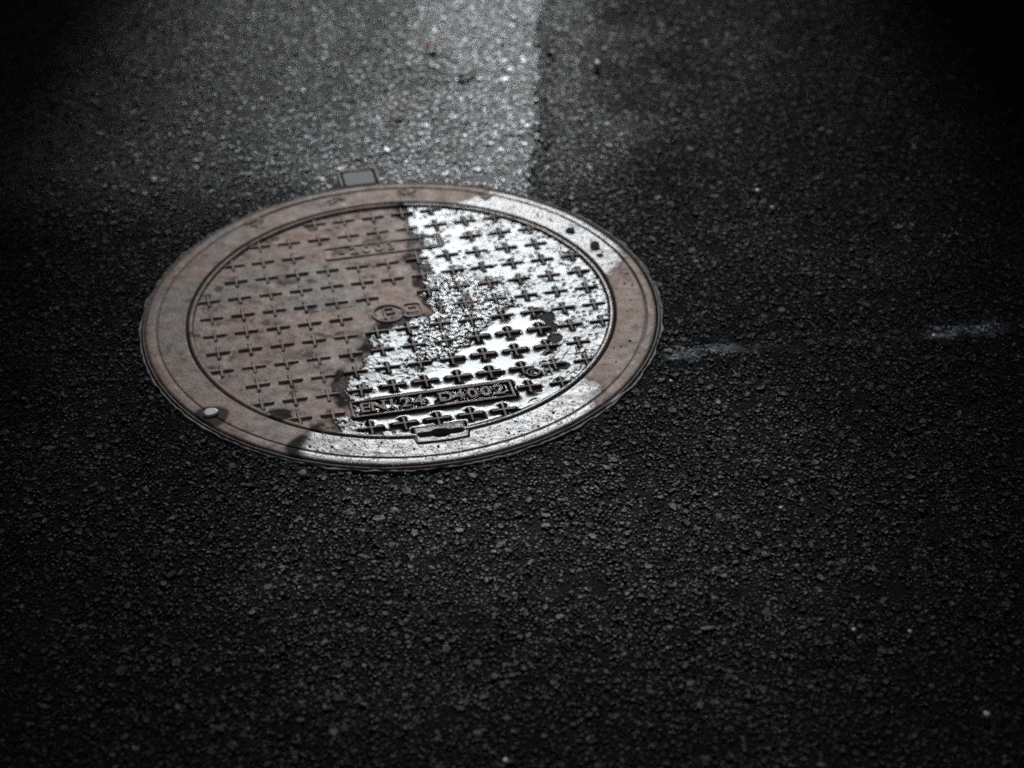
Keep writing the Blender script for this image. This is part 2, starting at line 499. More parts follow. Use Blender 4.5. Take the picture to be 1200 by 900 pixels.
# ------------------------------------------------------------------ two added, unseen walls ahead of the camera that shade both sides
WALL = plain_mat("dark_render", (.10, .095, .09), 0.8, 0.25, 9)
COPING = plain_mat("coping_stone", (.16, .155, .15), 0.8, 0.2, 14)
def box(name, x0, x1, y0, y1, z0, z1, mat, parent):
    V = [(x, y, z) for z in (z0, z1) for y in (y0, y1) for x in (x0, x1)]
    Fc = [(0, 2, 3, 1), (4, 5, 7, 6), (0, 1, 5, 4), (2, 6, 7, 3), (0, 4, 6, 2), (1, 3, 7, 5)]
    return link(name, py_mesh(name, V, Fc), mat, parent=parent)
def added_shade_wall(x_in, side, label):
    w = link("added_shade_wall", None, label=label, cat="wall")
    w.location = (x_in, 2.6, ROAD_Z)
    far = side * 7.0
    a, b = sorted((side * .36, far))
    box("wall_face", a, b, .04, .34, -.05, 3.20, WALL, w)
    a, b = sorted((side * .34, far + side * .05))
    box("coping", a, b, -.02, .40, 3.203, 3.29, COPING, w)
    a, b = sorted((0, side * .357))
    box("pier", a, b, 0, .38, -.05, 3.34, WALL, w)
    a, b = sorted((-side * .04, side * .40))
    box("pier_cap", a, b, -.04, .42, 3.343, 3.44, COPING, w)
added_shade_wall(-.50, -1, "added unseen wall ending in a pier, shading the left side from ahead")
added_shade_wall(.77, 1, "added unseen wall ending in a pier, shading the right side from ahead")

# ------------------------------------------------------------------ manhole frame
def ang_diff(a, b):
    return (a - b + np.pi) % (2 * np.pi) - np.pi
def boss_w(th):
    """1 across the keyhole boss, 0 elsewhere"""
    return 1 - sstep(0.107, 0.125, np.abs(ang_diff(th, KEY_ANG)))
NT = 1080
TH = np.linspace(0, 2 * np.pi, NT, endpoint=False)
BW = boss_w(TH)

def polar_mesh(name, R, Zf, closed_center=False):
    """R (nr,NT) radii, Zf (nr,NT) heights"""
    nr = R.shape[0]
    V = np.stack([R * np.cos(TH), R * np.sin(TH), Zf], -1).reshape(-1, 3)
    i = np.arange(nr * NT).reshape(nr, NT)
    j = np.roll(i, -1, 1)
    F = np.stack([i[:-1], i[1:], j[1:], j[:-1]], -1).reshape(-1, 4)
    return np_mesh(name, V, F, True), V

frame = link("manhole_surround", None, label="round cast iron manhole frame set flush in the dark asphalt", cat="manhole frame")
R_OUT = 0.3925
GAPW = .0042 * np.clip(np.cos(TH - math.radians(55)), 0, 1) ** 1.5 * np.clip((TH > 0) * 1.0, 0, 1)
# (radius, height) from the seat outward
prof = [(0, -.035), (0, -.0022), (.0008, -.0006), (.0022, 0.0)]           # measured from the seat edge
r_seat = R_SEAT + 0.0150 * BW
rows_r, rows_z = [], []
for dr, z in prof:
    rows_r.append(r_seat + dr); rows_z.append(np.full(NT, z))
flat = np.linspace(0, 1, 26)[1:]
for t in flat:
    rows_r.append((r_seat + .0022) * (1 - t) + .3690 * t); rows_z.append(np.zeros(NT))
for r, z in [(.3694, -.0003), (.3700, -.0010), (.3710, -.0011), (.3716, -.0005), (.3722, 0.0), (.3732, .0003), (.3775, .0004), (.3830, .0003), (.3868, .0001), (.3878, -.0008), (.3880, -.004), (.3882, -.020)]:
    rows_r.append(np.full(NT, r) - (r > .3725) * GAPW); rows_z.append(np.full(NT, z))
Rm = np.array(rows_r); Zm = np.array(rows_z)
Xr, Yr = Rm * np.cos(TH), Rm * np.sin(TH)
Zm = Zm + 0.00022 * fbm(Xr * 60, Yr * 60, 3) + 0.00035 * fbm(Xr * 9, Yr * 9, 2)
dent = np.clip(fbm(Xr * 240, Yr * 240, 2) - 0.75, 0, 1)
Zm = Zm - 0.0012 * dent
ring_me, RV = polar_mesh("ring", Rm, Zm)
wb = poly_sd(RV[:, 0], RV[:, 1], RING_BOT); wt = poly_sd(RV[:, 0], RV[:, 1], RING_TOP)
pert = 0.008 * fbm(RV[:, 0] * 22, RV[:, 1] * 22, 2)
sdw = np.maximum(wb, wt) + pert
wet = sstep(-0.010, 0.012, sdw + .004 * fbm(RV[:, 0] * 110, RV[:, 1] * 110, 2))
damp = sstep(-0.012, -0.003, sdw + 0.4 * pert) * (1 - wet) * 0.55
damp = np.maximum(damp, 0.9 * sstep(0.010, 0.0, np.hypot((RV[:, 0] + .128), (RV[:, 1] + .345) * 1.0) - 0.022 + pert) * (1 - wet))
damp = np.maximum(damp, 0.75 * sstep(0.006, 0.0, np.hypot(RV[:, 0] + .262, RV[:, 1] + .268) - 0.020 + pert))
wet = wet * np.where(wt > wb, .72, 1.0)
attr(ring_me, "wet", wet); attr(ring_me, "damp", damp)
link("ring", ring_me, IRON_WET, parent=frame)

# outer collar: thin upstanding edge of the casting, then a ragged bitumen seal
co = [(.3892, -.03), (.3894, -.0024), (.3900, -.0016), (.3910, -.0014), (.3918, -.0020), (.3922, -.006), (.3924, -.03)]
Rm = np.array([np.full(NT, r) for r, z in co]) + 0.0006 * np.sin(TH * 3 + 1)
Zm = np.array([np.full(NT, z) for r, z in co]) + 0.0006 * fbm(np.cos(TH) * 8, np.sin(TH) * 8, 3)
c_me, CV = polar_mesh("outer_collar", Rm, Zm)
link("outer_collar", c_me, IRON, parent=frame)
ch = [(.3820, -.012), (.3896, -.012)]
g_me, _ = polar_mesh("gutter", np.array([np.full(NT, r) for r, z in ch]), np.array([np.full(NT, z) for r, z in ch]))
link("gutter", g_me, MUD, parent=frame)
Rm = np.array([R_OUT - .001 + 0 * TH, R_OUT + .0015 + 0 * TH, R_OUT + .003 + .0045 * np.clip(fbm(TH * 11, TH * 0 + 2, 3) + .5, 0, 1.4),
               R_OUT + .006 + .006 * np.clip(fbm(TH * 11, TH * 0 + 2, 3) + .5, 0, 1.4)])
Zm = np.array([-.008 + 0 * TH, -.0035 + .0012 * perlin(TH * 30, TH * 0), -.004 + .0015 * perlin(TH * 40, TH * 0 + 5), -.012 + 0 * TH])
s_me, _ = polar_mesh("bitumen_seal", Rm, Zm)
link("bitumen_seal", s_me, BITUMEN, parent=frame)

# lug of the frame at the far side
def slab(name, pts, z0, z1, bev=0.0015):
    """bevelled prism over a convex outline (counter-clockwise)"""
    P = np.array(pts, float); c = P.mean(0)
    inner = c + (P - c) * (1 - bev / np.maximum(np.linalg.norm(P - c, axis=1), 1e-6))[:, None] 
    n = len(P)
    V = [(x, y, z0) for x, y in P] + [(x, y, z1 - bev) for x, y in P] + [(x, y, z1) for x, y in inner]
    Fc = []
    for k in range(n):
        q = (k + 1) % n
        Fc.append((k, q, n + q, n + k)); Fc.append((n + k, n + q, 2 * n + q, 2 * n + k))
    Fc.append(tuple(range(2 * n, 3 * n)))
    return py_mesh(name, V, Fc)

def rounded_rect(cx, cy, hw, hh, r, ang, seg=5):
    out = []
    for sx, sy, a0 in ((1, -1, -90), (1, 1, 0), (-1, 1, 90), (-1, -1, 180)):
        for k in range(seg + 1):
            a = math.radians(a0 + 90 * k / seg)
            u = sx * (hw - r) + r * math.cos(a); v = sy * (hh - r) + r * math.sin(a)
            out.append((cx + math.cos(ang) * u - math.sin(ang) * v, cy + math.sin(ang) * u + math.cos(ang) * v))
    return out
link("lug", slab("lug", rounded_rect(LUG_C[0], LUG_C[1] - .001, .0262, .0225, .005, LUG_A), -.03, -.0012), plain_mat("bare_grey_iron", (.20, .20, .205), .55, .3, 220), parent=frame)
# channel wall around the lug
def rim_strip(name, outer, inner, z0, z1):
    n = len(outer)
    V = [(x, y, z1) for x, y in outer] + [(x, y, z1) for x, y in inner] + [(x, y, z0) for x, y in outer] + [(x, y, z0) for x, y in inner]
    Fc = []
    for k in range(n):
        q = (k + 1) % n
        Fc += [(k, q, n + q, n + k), (2 * n + k, 2 * n + q, q, k), (n + k, n + q, 3 * n + q, 3 * n + k)]
    return py_mesh(name, V, Fc)
o_ = [p for p in rounded_rect(LUG_C[0], LUG_C[1] + .002, .0330, .0300, .006, LUG_A)]
i_ = [p for p in rounded_rect(LUG_C[0], LUG_C[1] + .002, .0302, .0270, .005, LUG_A)]
k0 = [k for k in range(len(o_))]
def open_strip(name, outer, inner, keep, z0, z1):
    V, Fc = [], []
    seq = keep
    for k in seq:
        V += [(*outer[k], z0), (*outer[k], z1), (*inner[k], z1), (*inner[k], z0)]
    for a in range(len(seq) - 1):
        b = 4 * a; c = b + 4
        Fc += [(b, c, c + 1, b + 1), (b + 1, c + 1, c + 2, b + 2), (b + 2, c + 2, c + 3, b + 3)]
    return py_mesh(name, V, Fc)
link("lug_wall", open_strip("lug_wall", o_, i_, list(range(5, 19)), -.02, -.0022), IRON, parent=frame)

# worn raised marks on the ring: clusters of short strokes
def stroke(V, Fc, ax, ay, bx, by, w, z0, z1):
    dx, dy = bx - ax, by - ay; L = math.hypot(dx, dy) or 1e-6
    px, py = -dy / L * w / 2, dx / L * w / 2
    b = len(V); q = 0.55
    V += [(ax + px, ay + py, z0), (bx + px, by + py, z0), (bx - px, by - py, z0), (ax - px, ay - py, z0),
          (ax + px * q, ay + py * q, z1), (bx + px * q, by + py * q, z1), (bx - px * q, by - py * q, z1), (ax - px * q, ay - py * q, z1)]
    Fc += [(b + 4, b + 7, b + 6, b + 5), (b, b + 4, b + 5, b + 1), (b + 1, b + 5, b + 6, b + 2), (b + 2, b + 6, b + 7, b + 3), (b + 3, b + 7, b + 4, b)]
for mx, my, sd_ in ((-.2456, .2678, 3), (-.1177, .3323, 4), (-.0059, .3541, 5), (.1257, .339, 6)):
    rr = random.Random(sd_)
    a = math.atan2(my, mx) - math.pi / 2
    ca, sa = math.cos(a), math.sin(a)
    V, Fc = [], []
    for k in range(11):
        t = rr.uniform(0, math.pi); u = rr.uniform(-.012, .012); v = rr.uniform(-.010, .010); L = rr.uniform(.004, .008)
        p = (u - L * math.cos(t), v - L * math.sin(t)); q = (u + L * math.cos(t), v + L * math.sin(t))
        stroke(V, Fc, mx + ca * p[0] - sa * p[1], my + sa * p[0] + ca * p[1], mx + ca * q[0] - sa * q[1], my + sa * q[0] + ca * q[1], .0032, -.0008, .0010 + .0001 * k)
    link("casting_mark", py_mesh("casting_mark", V, Fc), IRON, parent=frame)

# ------------------------------------------------------------------ manhole lid
lid = link("manhole_cover", None, label="round cast iron lid with raised crosses, left half dry brown, right half shining wet", cat="manhole cover")
r_out = R_LID + 0.0145 * BW
base_r = np.concatenate([[0.0004], np.arange(.004, .288, .0045), np.arange(.288, .3225, .0008)])
Rm = np.array([np.full(NT, r) for r in base_r])
# the last stretch runs out to the edge (further out at the boss)
Rm = np.concatenate([Rm] + [[Rm[-1] * (1 - t) + r_out * t] for t in np.linspace(.06, 1, 18)], 0)
Xl, Yl = Rm * np.cos(TH), Rm * np.sin(TH)
rim = sstep(R_RIM_IN - .0012, R_RIM_IN + .0012, Rm)
kx, ky = math.cos(KEY_ANG), math.sin(KEY_ANG)
bu = -ky * Xl + kx * Yl                                # across the boss
bv = kx * Xl + ky * Yl                                 # outward
bossd = np.maximum(np.abs(bu) - .036, np.maximum(.3005 - bv, 0))
boss = (1 - sstep(-.0012, .0012, bossd)) * (bv > 0.28)
top = np.maximum(rim, boss)
slot = np.minimum(np.hypot(np.maximum(np.abs(bu) - .026, 0), bv - .3190) - .0060, np.hypot(bu / 1.25, bv - .3190) - .0105)
hole = (1 - sstep(-.0010, .0006, slot)) * (bv > 0.28)
Zl = FLOOR * (1 - top) + 0.00025 * fbm(Xl * 70, Yl * 70, 3) * (1 - .4 * top) + 0.0004 * fbm(Xl * 14, Yl * 14, 2)
Zl = Zl - 0.030 * hole
rc = (R_RIM_IN + R_LID) / 2
Zl = Zl - .0011 * rim * (1 - boss) * np.clip((Rm - rc) / (R_LID - rc), -1, 1) ** 2
edge = np.clip((Rm - (r_out - .0012)) / .0012, 0, 1)
Zl = Zl - .0008 * edge ** 2
Rm = np.concatenate([Rm, [r_out + .0002]], 0); Zl = np.concatenate([Zl, [np.full(NT, -.03)]], 0)
lid_me, LV = polar_mesh("plate", Rm, Zl)
lsd = lid_wet_sd(LV[:, 0], LV[:, 1])
lwet = sstep(-.001, .003, lsd)
dn = fbm(LV[:, 0] * 16 + 3, LV[:, 1] * 16, 2)
ldamp = sstep(-.016, -.004, lsd + .010 * dn) * (1 - lwet) * np.clip(.60 + dn, 0, .92)
spot = sstep(.5, .75, fbm(LV[:, 0] * 26 + 9, LV[:, 1] * 26 + 2, 3)) * .55
for sx, sy, sr in ((-.165, -.262, .016), (-.075, -.29, .012), (-.11, -.296, .011), (.045, .03, .018), (.028, .085, .013), (.012, .155, .014), (.0, .285, .012)):
    spot = np.maximum(spot, .85 * sstep(.005, -.002, np.hypot(LV[:, 0] - sx, LV[:, 1] - sy) - sr + .006 * fbm(LV[:, 0] * 90, LV[:, 1] * 90, 3)))
LR = np.hypot(LV[:, 0], LV[:, 1])
raised = np.maximum(sstep(R_RIM_IN - .001, R_RIM_IN + .001, LR), (np.append(boss, boss[-1:], 0)).ravel())
attr(lid_me, "wet", lwet * raised); attr(lid_me, "damp", np.maximum(np.maximum(ldamp, spot * (1 - lwet)), .80 * lwet * (1 - raised)))
link("plate", lid_me, IRON_WET, parent=lid)
# dark shaft below the gap and the keyhole
sh_me, _ = polar_mesh("shaft_floor", np.array([np.full(NT, .001), np.full(NT, .345)]), np.array([np.full(NT, -.034), np.full(NT, -.034)]))
link("seat", sh_me, MUD, parent=frame)

# crosses
ARM, ARMV, HW = 0.0176, 0.0158, 0.0019
def cross_outline(L0, w):
    r = w * .6
    o = []
    for k in range(4):
        a = k * math.pi / 2
        c, s = math.cos(a), math.sin(a)
        L = (L0 if k % 2 == 0 else L0 - ARM + ARMV)
        for u, v in ((w + .0009, -w), (L - r, -w), (L - .3 * r, -w + .4 * r), (L, 0), (L - .3 * r, w - .4 * r), (L - r, w), (w + .0009, w)):
            o.append((c * u - s * v, s * u + c * v))
    return np.array(o)
BASE_O, MID_O, TOP_O = cross_outline(ARM + .0016, HW + .0022), cross_outline(ARM, HW), cross_outline(ARM - .0006, HW - .0007)
NO = len(BASE_O)
def cross_mesh(name, cx=0.0, cy=0.0, clip=None, world=False):
    V = []
    for O, z in ((BASE_O, FLOOR - .0006), (MID_O, -.0007), (TOP_O, 0.0)):
        for u, v in O:
            x, y = CA * u - SA * v, SA * u + CA * v
            if clip is not None:
                X_, Y_ = x + cx, y + cy; rr = math.hypot(X_, Y_)
                if rr > clip: X_, Y_ = X_ * clip / rr, Y_ * clip / rr
                x, y = X_ - cx, Y_ - cy
            tip = max(0.0, (max(abs(u), abs(v)) - .006) / (ARM - .006))
            V.append((x, y, z - ((.0016 if abs(v) > abs(u) else .0005) * tip ** 1.5 if z > -.003 else 0)))
    V.append((0, 0, 0.0))
    Fc = []
    for k in range(NO):
        q = (k + 1) % NO
        Fc += [(k, q, NO + q, NO + k), (NO + k, NO + q, 2 * NO + q, 2 * NO + k), (2 * NO + k, 2 * NO + q, 3 * NO)]
    return py_mesh(name, V, Fc)
shared = cross_mesh("cross"); shared.materials.append(IRON)
shared_wet = cross_mesh("cross"); shared_wet.materials.append(IRON_SOAKED)
SKIP = {(c, 3) for c in range(4, 9)} | {(c, 12) for c in range(4, 9)} | {(5, 7), (6, 7), (7, 7), (6, 6)}
crosses = {}
for r in range(-1, 16):
    for c in range(-2, 15):
        if (c, r) in SKIP: continue
        x, y = lat(c, r); rr = math.hypot(x, y)
        if rr > .3135 + ARM * .55: continue
        u = -ky * x + kx * y; v = kx * x + ky * y
        if abs(u) < .05 and v > .300: continue
        if rr > R_RIM_IN:
            continue
        me = shared if rr + ARM + .002 < R_RIM_IN + .001 else cross_mesh("cross_cut", x, y, R_RIM_IN + .002)
        soaked = float(lid_wet_sd(np.array([x]), np.array([y]))[0]) > 0
        if soaked and me is shared: me = shared_wet
        o = link("cross", me, IRON_SOAKED if soaked else IRON, parent=lid)
        o.location = (x, y, random.uniform(-.0003, .0002) if soaked else random.uniform(-.0013, -.0004))
        crosses[(c, r)] = (x, y)

# framed name plates with raised letters
def bar_mesh(name, boxes, z0, z1):
    V, Fc = [], []
    for ax, ay, bx, by, w in boxes:
        stroke(V, Fc, ax, ay, bx, by, w, z0, z1)
    return py_mesh(name, V, Fc)

letter_pts = []
def text_mesh(ch, size):
    cu = bpy.data.curves.new("letter", 'FONT'); cu.body = ch; cu.size = size
    cu.extrude = .0016; cu.bevel_depth = .0005; cu.bevel_resolution = 1; cu.resolution_u = 4
    cu.align_x = 'CENTER'; cu.align_y = 'CENTER'; cu.offset = .0001
    ob = bpy.data.objects.new("tmp", cu); COL.objects.link(ob)
    dg = bpy.context.evaluated_depsgraph_get()
    me = bpy.data.meshes.new_from_object(ob.evaluated_get(dg))
    bpy.data.objects.remove(ob); bpy.data.curves.remove(cu)
    me.materials.clear()
    return me

def name_plate(col, row, hw, hh, text, pitch, size, squeeze=1.0, start=None, low=0.0):
    x, y = lat(col, row)
    p = link("name_plate", None, parent=lid)
    p.location = (x, y, 0); p.rotation_euler = (0, 0, ANG)
    w = .0042
    for a in ((-hw, -hh, hw, -hh), (-hw, hh, hw, hh)):
        link("border", bar_mesh("border", [(*a, w)], FLOOR - .0006, -.0002 - low), PLATE_MAT, parent=p)
    for a in ((-hw, -hh + w / 2, -hw, hh - w / 2), (hw, -hh + w / 2, hw, hh - w / 2)):
        link("border", bar_mesh("border", [(*a, w)], FLOOR - .0006, -.0005 - low), PLATE_MAT, parent=p)
    n = len(text); x0 = -(n - 1) * pitch / 2 if start is None else start
    for k, ch in enumerate(text):
        if ch == ' ': continue
        me = text_mesh(ch, size)
        o = link("letter", me, PLATE_MAT, parent=p)
        o.location = (x0 + k * pitch, 0, FLOOR + .0016 - .9 * low); o.scale = (squeeze, 1, 1)
        lv = np.array([v.co[:2] for v in me.vertices])
        lx = lv[:, 0] * squeeze + x0 + k * pitch; ly = lv[:, 1]
        letter_pts.append(np.stack([x + CA * lx - SA * ly, y + SA * lx + CA * ly], -1))
    return p
PL1 = (6.02, 12.0, .1165, .0185); PL2 = (6.0, 3.0, .0925, .0165)
PLATE_MAT = IRON_SOAKED
name_plate(*PL1, "EN124 D4002", .0196, .031, 1.0)
PLATE_MAT = IRON
name_plate(*PL2, "-2003", .0200, .028, 1.0, start=-.066, low=.0020)

# emblem in the middle: ring with a letter P, and a double outlined D
em = link("emblem", None, parent=lid)
ex, ey = lat(5.52, 7.0)
em.location = (ex, ey, 0); em.rotation_euler = (0, 0, ANG)
def ring_mesh(name, cx, cy, r, w, z0, z1, seg=40, sx=1.0):
    V, Fc = [], []
    for k in range(seg):
        a = 2 * math.pi * k / seg; c, s = math.cos(a), math.sin(a)
        for rr, z in ((r - w / 2, z0), (r - w / 4, z1), (r + w / 4, z1), (r + w / 2, z0)):
            V.append((cx + rr * c * sx, cy + rr * s, z))
    for k in range(seg):
        b = 4 * k; q = 4 * ((k + 1) % seg)
        for j in range(3):
            Fc.append((b + j, b + j + 1, q + j + 1, q + j))
    return py_mesh(name, V, Fc)
link("emblem_ring", ring_mesh("emblem_ring", 0, 0, .0235, .004, FLOOR - .0005, -.0019), IRON, parent=em)
link("emblem_letter", bar_mesh("emblem_letter", [(-.006, -.014, -.006, .013, .0045), (-.006, .013, .009, .013, .0040), (.009, .013, .009, .000, .0042), (.009, .000, -.006, .000, .0040)], FLOOR - .0005, -.0019), IRON, parent=em)
def outline_strip(name, outer, inner, z0, z1):
    return rim_strip(name, outer, inner, z0, z1)
link("emblem_letter", rim_strip("emblem_letter", rounded_rect(.038, .002, .0170, .0205, .009, 0), rounded_rect(.038, .002, .0125, .0160, .006, 0), FLOOR - .0005, -.0019), IRON, parent=em)
link("emblem_letter", rim_strip("emblem_letter", rounded_rect(.037, .003, .0095, .0085, .004, 0), rounded_rect(.037, .003, .0062, .0048, .002, 0), FLOOR - .0005, -.0019), IRON, parent=em)
link("emblem_letter", bar_mesh("emblem_letter", [(.030, -.010, .046, -.010, .004)], FLOOR - .0005, -.0019), IRON, parent=em)
for ux, uy in ((.080, .0), (.126, .004)):
    link("emblem_stroke", bar_mesh("emblem_stroke", [(ux + .006, uy + .018, ux - .002, uy + .010, .004), (ux - .002, uy + .010, ux + .002, uy - .004, .004), (ux + .002, uy - .004, ux - .002, uy - .018, .0045)], FLOOR - .0005, -.0019), IRON, parent=em)
# small raised mark right of the lower plate
mk = link("foundry_mark", None, parent=lid)
mk.location = (.1974, -.1678, 0); mk.rotation_euler = (0, 0, ANG)
link("mark_ring", ring_mesh("mark_ring", 0, 0, .0095, .003, FLOOR - .0005, -.0002, 28), IRON_SOAKED, parent=mk)
link("mark_stroke", bar_mesh("mark_stroke", [(.002, .004, -.003, .003, .0025), (-.003, .003, -.003, -.003, .0025), (-.003, -.003, .003, -.004, .0025)], FLOOR - .0005, -.0006), IRON_SOAKED, parent=mk)
link("mark_stroke", bar_mesh("mark_stroke", [(.018, -.007, .018, .007, .003), (.026, -.009, .026, .012, .003), (.018, .000, .026, .000, .003)], FLOOR - .0005, -.0006), IRON_SOAKED, parent=mk)

# ------------------------------------------------------------------ rain water on the lid, climbing up whatever stands proud
GS = 0.0008
wx = np.arange(-.10, .316, GS); wy = np.arange(-.316, .316, GS)
WX, WY = np.meshgrid(wx, wy)
wr = np.hypot(WX, WY)
wsd = lid_wet_sd(WX, WY)
lu, lv = to_lat(WX, WY)
cc = np.rint(lu / ST + COL0); rw = np.rint(ROW0 - lv / ST)
d = np.full(WX.shape, 1.0)
has = np.zeros(WX.shape, bool)
for (c, r) in crosses:
    has |= (cc == c) & (rw == r)
du = np.abs(lu - (cc - COL0) * ST); dv = np.abs(lv + (rw - ROW0) * ST)
def box_sd(a, b, ha, hb):
    qa, qb = a - ha, b - hb
    return np.hypot(np.maximum(qa, 0), np.maximum(qb, 0)) + np.minimum(np.maximum(qa, qb), 0)
cs = np.minimum(box_sd(du, dv, ARM - .002, HW), box_sd(du, dv, HW, ARMV - .002))
d = np.where(has, np.minimum(d, cs), d)
d = np.minimum(d, R_RIM_IN - wr)
for (c, r, hw, hh) in (PL1, PL2):
    px, py = lat(c, r); pu, pv = to_lat(px, py)
    q = np.abs(box_sd(np.abs(lu - pu), np.abs(lv - pv), hw, hh)) - .0021
    d = np.minimum(d, q)
bq = np.maximum(np.abs(-ky * WX + kx * WY) - .036, .3005 - (kx * WX + ky * WY))
d = np.minimum(d, bq)
eu, ev = to_lat(ex, ey)
d = np.minimum(d, np.abs(np.hypot(lu - eu, lv - ev) - .0235) - .002)
d = np.minimum(d, np.abs(box_sd(np.abs(lu - eu - .038), np.abs(lv - ev - .002), .0148, .0183)) - .0024)
for ux, uy in ((.080, .0), (.126, .004)):
    d = np.minimum(d, box_sd(np.abs(lu - eu - ux), np.abs(lv - ev - uy), .003, .018))
fu, fv = to_lat(.1974, -.1678)
d = np.minimum(d, np.abs(np.hypot(lu - fu, lv - fv) - .0095) - .0014)
for P in letter_pts:
    c0 = P.mean(0)
    near = np.argwhere(np.hypot(WX - c0[0], WY - c0[1]) < .026)
    gxy = np.stack([WX[near[:, 0], near[:, 1]], WY[near[:, 0], near[:, 1]]], -1)
    dd = np.sqrt(((gxy[:, None, :] - P[None]) ** 2).sum(-1)).min(1) - .0012
    d[near[:, 0], near[:, 1]] = np.minimum(d[near[:, 0], near[:, 1]], dd)
pud = sstep(-.012, .010, poly_sd(WX, WY, PUDDLE) + .012 * fbm(WX * 40, WY * 40, 2))
gri = sstep(-.012, .012, poly_sd(WX, WY, GRIT) + .014 * fbm(WX * 35, WY * 35, 3)) * (1 - pud)
lam = .0018 + .0016 * pud + .0008 * fbm(WX * 28, WY * 28, 2)
rise = .0010 + .0009 * pud
level = FLOOR + .0008 + .0004 * pud + .0007 * gri
def worley(x, y):
    xi = np.floor(x).astype(int); yi = np.floor(y).astype(int)
    f1 = np.full(x.shape, 9.0); f2 = np.full(x.shape, 9.0)
    for a in (-1, 0, 1):
        for b in (-1, 0, 1):
            h = _perm[(xi + a + _perm[(yi + b) % 4096]) % 4096]
            qx = xi + a + .5 + .42 * np.cos(_gr[h]); qy = yi + b + .5 + .42 * np.sin(_gr[(h + 777) % 4096])
            dd = np.hypot(x - qx, y - qy)
            f2 = np.where(dd < f1, f1, np.minimum(f2, dd)); f1 = np.minimum(f1, dd)
    return f1, f2
wob = .30 * fbm(WX * 90, WY * 90, 2)
f1, f2 = worley(WX * 170 + wob, WY * 135 - wob)
dome = np.sqrt(np.clip(1 - (f1 / .72) ** 2, 0, 1))
g1, g2 = worley(WX * 75 + wob + 31, WY * 60 + wob)
plate_ = sstep(0, .34, g2 - g1)
nz = fbm(WX * 80, WY * 70, 2, .5)
h1, h2 = worley(WX * 105 + 57, WY * 85 + 13)
pits = (1 - sstep(.10, .36, h1)) * sstep(-.15, .35, fbm(WX * 30 + 8, WY * 30 + 1, 2))
gran = .00010 * (1 - pud) * (1 - gri) + .00020 * gri + .000004
film = level - .00055 * pits * (1 - pud) * (1 - gri) + gran * nz + .0008 * gri * dome + .00028 * (1 - pud) * (1 - gri) * plate_ * (.5 + fbm(WX * 20 + 5, WY * 20, 2)) + (.00035 * fbm(WX * 18, WY * 18, 2)) * (1 - pud) * .5
WZ = film + rise * np.exp(-np.maximum(d, 0) / lam)
WZ = np.minimum(WZ, -.0006)
# the film thins to nothing along its own edge
WZ = WZ - .0016 * sstep(.006, -.001, wsd)
bsd = blob_sd(WX, WY)
WZ = WZ - .0006 * sstep(.0022, .0, bsd)
keep = (wsd > -.001) & (bsd > 0) & (d > -.0012) & (wr < R_RIM_IN + .0005)
ny_, nx_ = WX.shape
ok = keep[:-1, :-1] & keep[:-1, 1:] & keep[1:, 1:] & keep[1:, :-1]
ii = np.arange(nx_ * ny_).reshape(ny_, nx_)
F = np.stack([ii[:-1, :-1][ok], ii[:-1, 1:][ok], ii[1:, 1:][ok], ii[1:, :-1][ok]], -1)
used = np.unique(F); remap = np.full(nx_ * ny_, -1); remap[used] = np.arange(len(used))
V = np.stack([WX.ravel(), WY.ravel(), WZ.ravel()], -1)[used]
w_me = np_mesh("rain_water", V, remap[F], True)
attr(w_me, "cover", (.25 + .75 * sstep(-.001, .013, wsd + .006 * fbm(WX * 120, WY * 120, 3))).ravel()[used])
attr(w_me, "rough", (0.02 + .45 * (1 - pud) * (1 - gri) + .15 * gri).ravel()[used])
link("rain_water", w_me, WATER, label="film of rain water shining white on the right half of the lid", cat="water", kind="stuff")

# ------------------------------------------------------------------ loose things
def blob(name, size, seed, flat=.6, sub=2):
    import bmesh
    bm = bmesh.new(); bmesh.ops.create_icosphere(bm, subdivisions=sub, radius=1)
    rr = random.Random(seed)
    ph = [rr.uniform(0, 6) for _ in range(6)]
    for v in bm.verts:
        k = 1 + .16 * math.sin(3 * v.co.x + ph[0]) + .13 * math.sin(4 * v.co.y + ph[1]) + .10 * math.sin(5 * v.co.z + ph[2])
        v.co = Vector((v.co.x * size[0], v.co.y * size[1], v.co.z * size[2])) * k
    me = bpy.data.meshes.new(name); bm.to_mesh(me); bm.free()
    me.polygons.foreach_set("use_smooth", [True] * len(me.polygons))
    return me
def disc_pebble(name, rx, ry, h):
    n = 28; V, Fc = [], []
    for k_, (q, z) in enumerate(((.90, 0), (1.0, .35 * h), (.97, .7 * h), (.86, .94 * h), (.74, h))):
        for k in range(n):
            a = 2 * math.pi * k / n
            w = 1 + .06 * math.sin(2 * a + 1) + .04 * math.sin(3 * a + 2)
            V.append((rx * q * w * math.cos(a), ry * q * w * math.sin(a), z))
    for r_ in range(4):
        for k in range(n):
            Fc.append((r_ * n + k, r_ * n + (k + 1) % n, r_ * n + n + (k + 1) % n, r_ * n + n + k))
    Fc.append(tuple(range(4 * n, 5 * n)))
    me = py_mesh(name, V, Fc, True)
    me.polygons[len(me.polygons) - 1].use_smooth = False
    return me
def pebble(x, y, z, size, seed, mat, label, rot=0.0, cat="pebble", name="pebble"):
    me = blob(name, size, seed)
    for v in me.vertices:
        v.co.z = min(v.co.z, .55 * size[2] + .25 * (v.co.z - .55 * size[2]))        # worn flat on top
    o = link(name, me, mat, label=label, cat=cat)
    o.location = (x, y, z); o.rotation_euler = (0, 0, rot)
    return o
o = link("pebble", disc_pebble("pebble", .0108, .0105, .0035), PALE_STONE, cat="pebble", label="flat white pebble lying on the dry left side of the iron frame")
o.location = (-.2632, -.2597, .0003); o.rotation_euler = (math.radians(1), 0, .2)
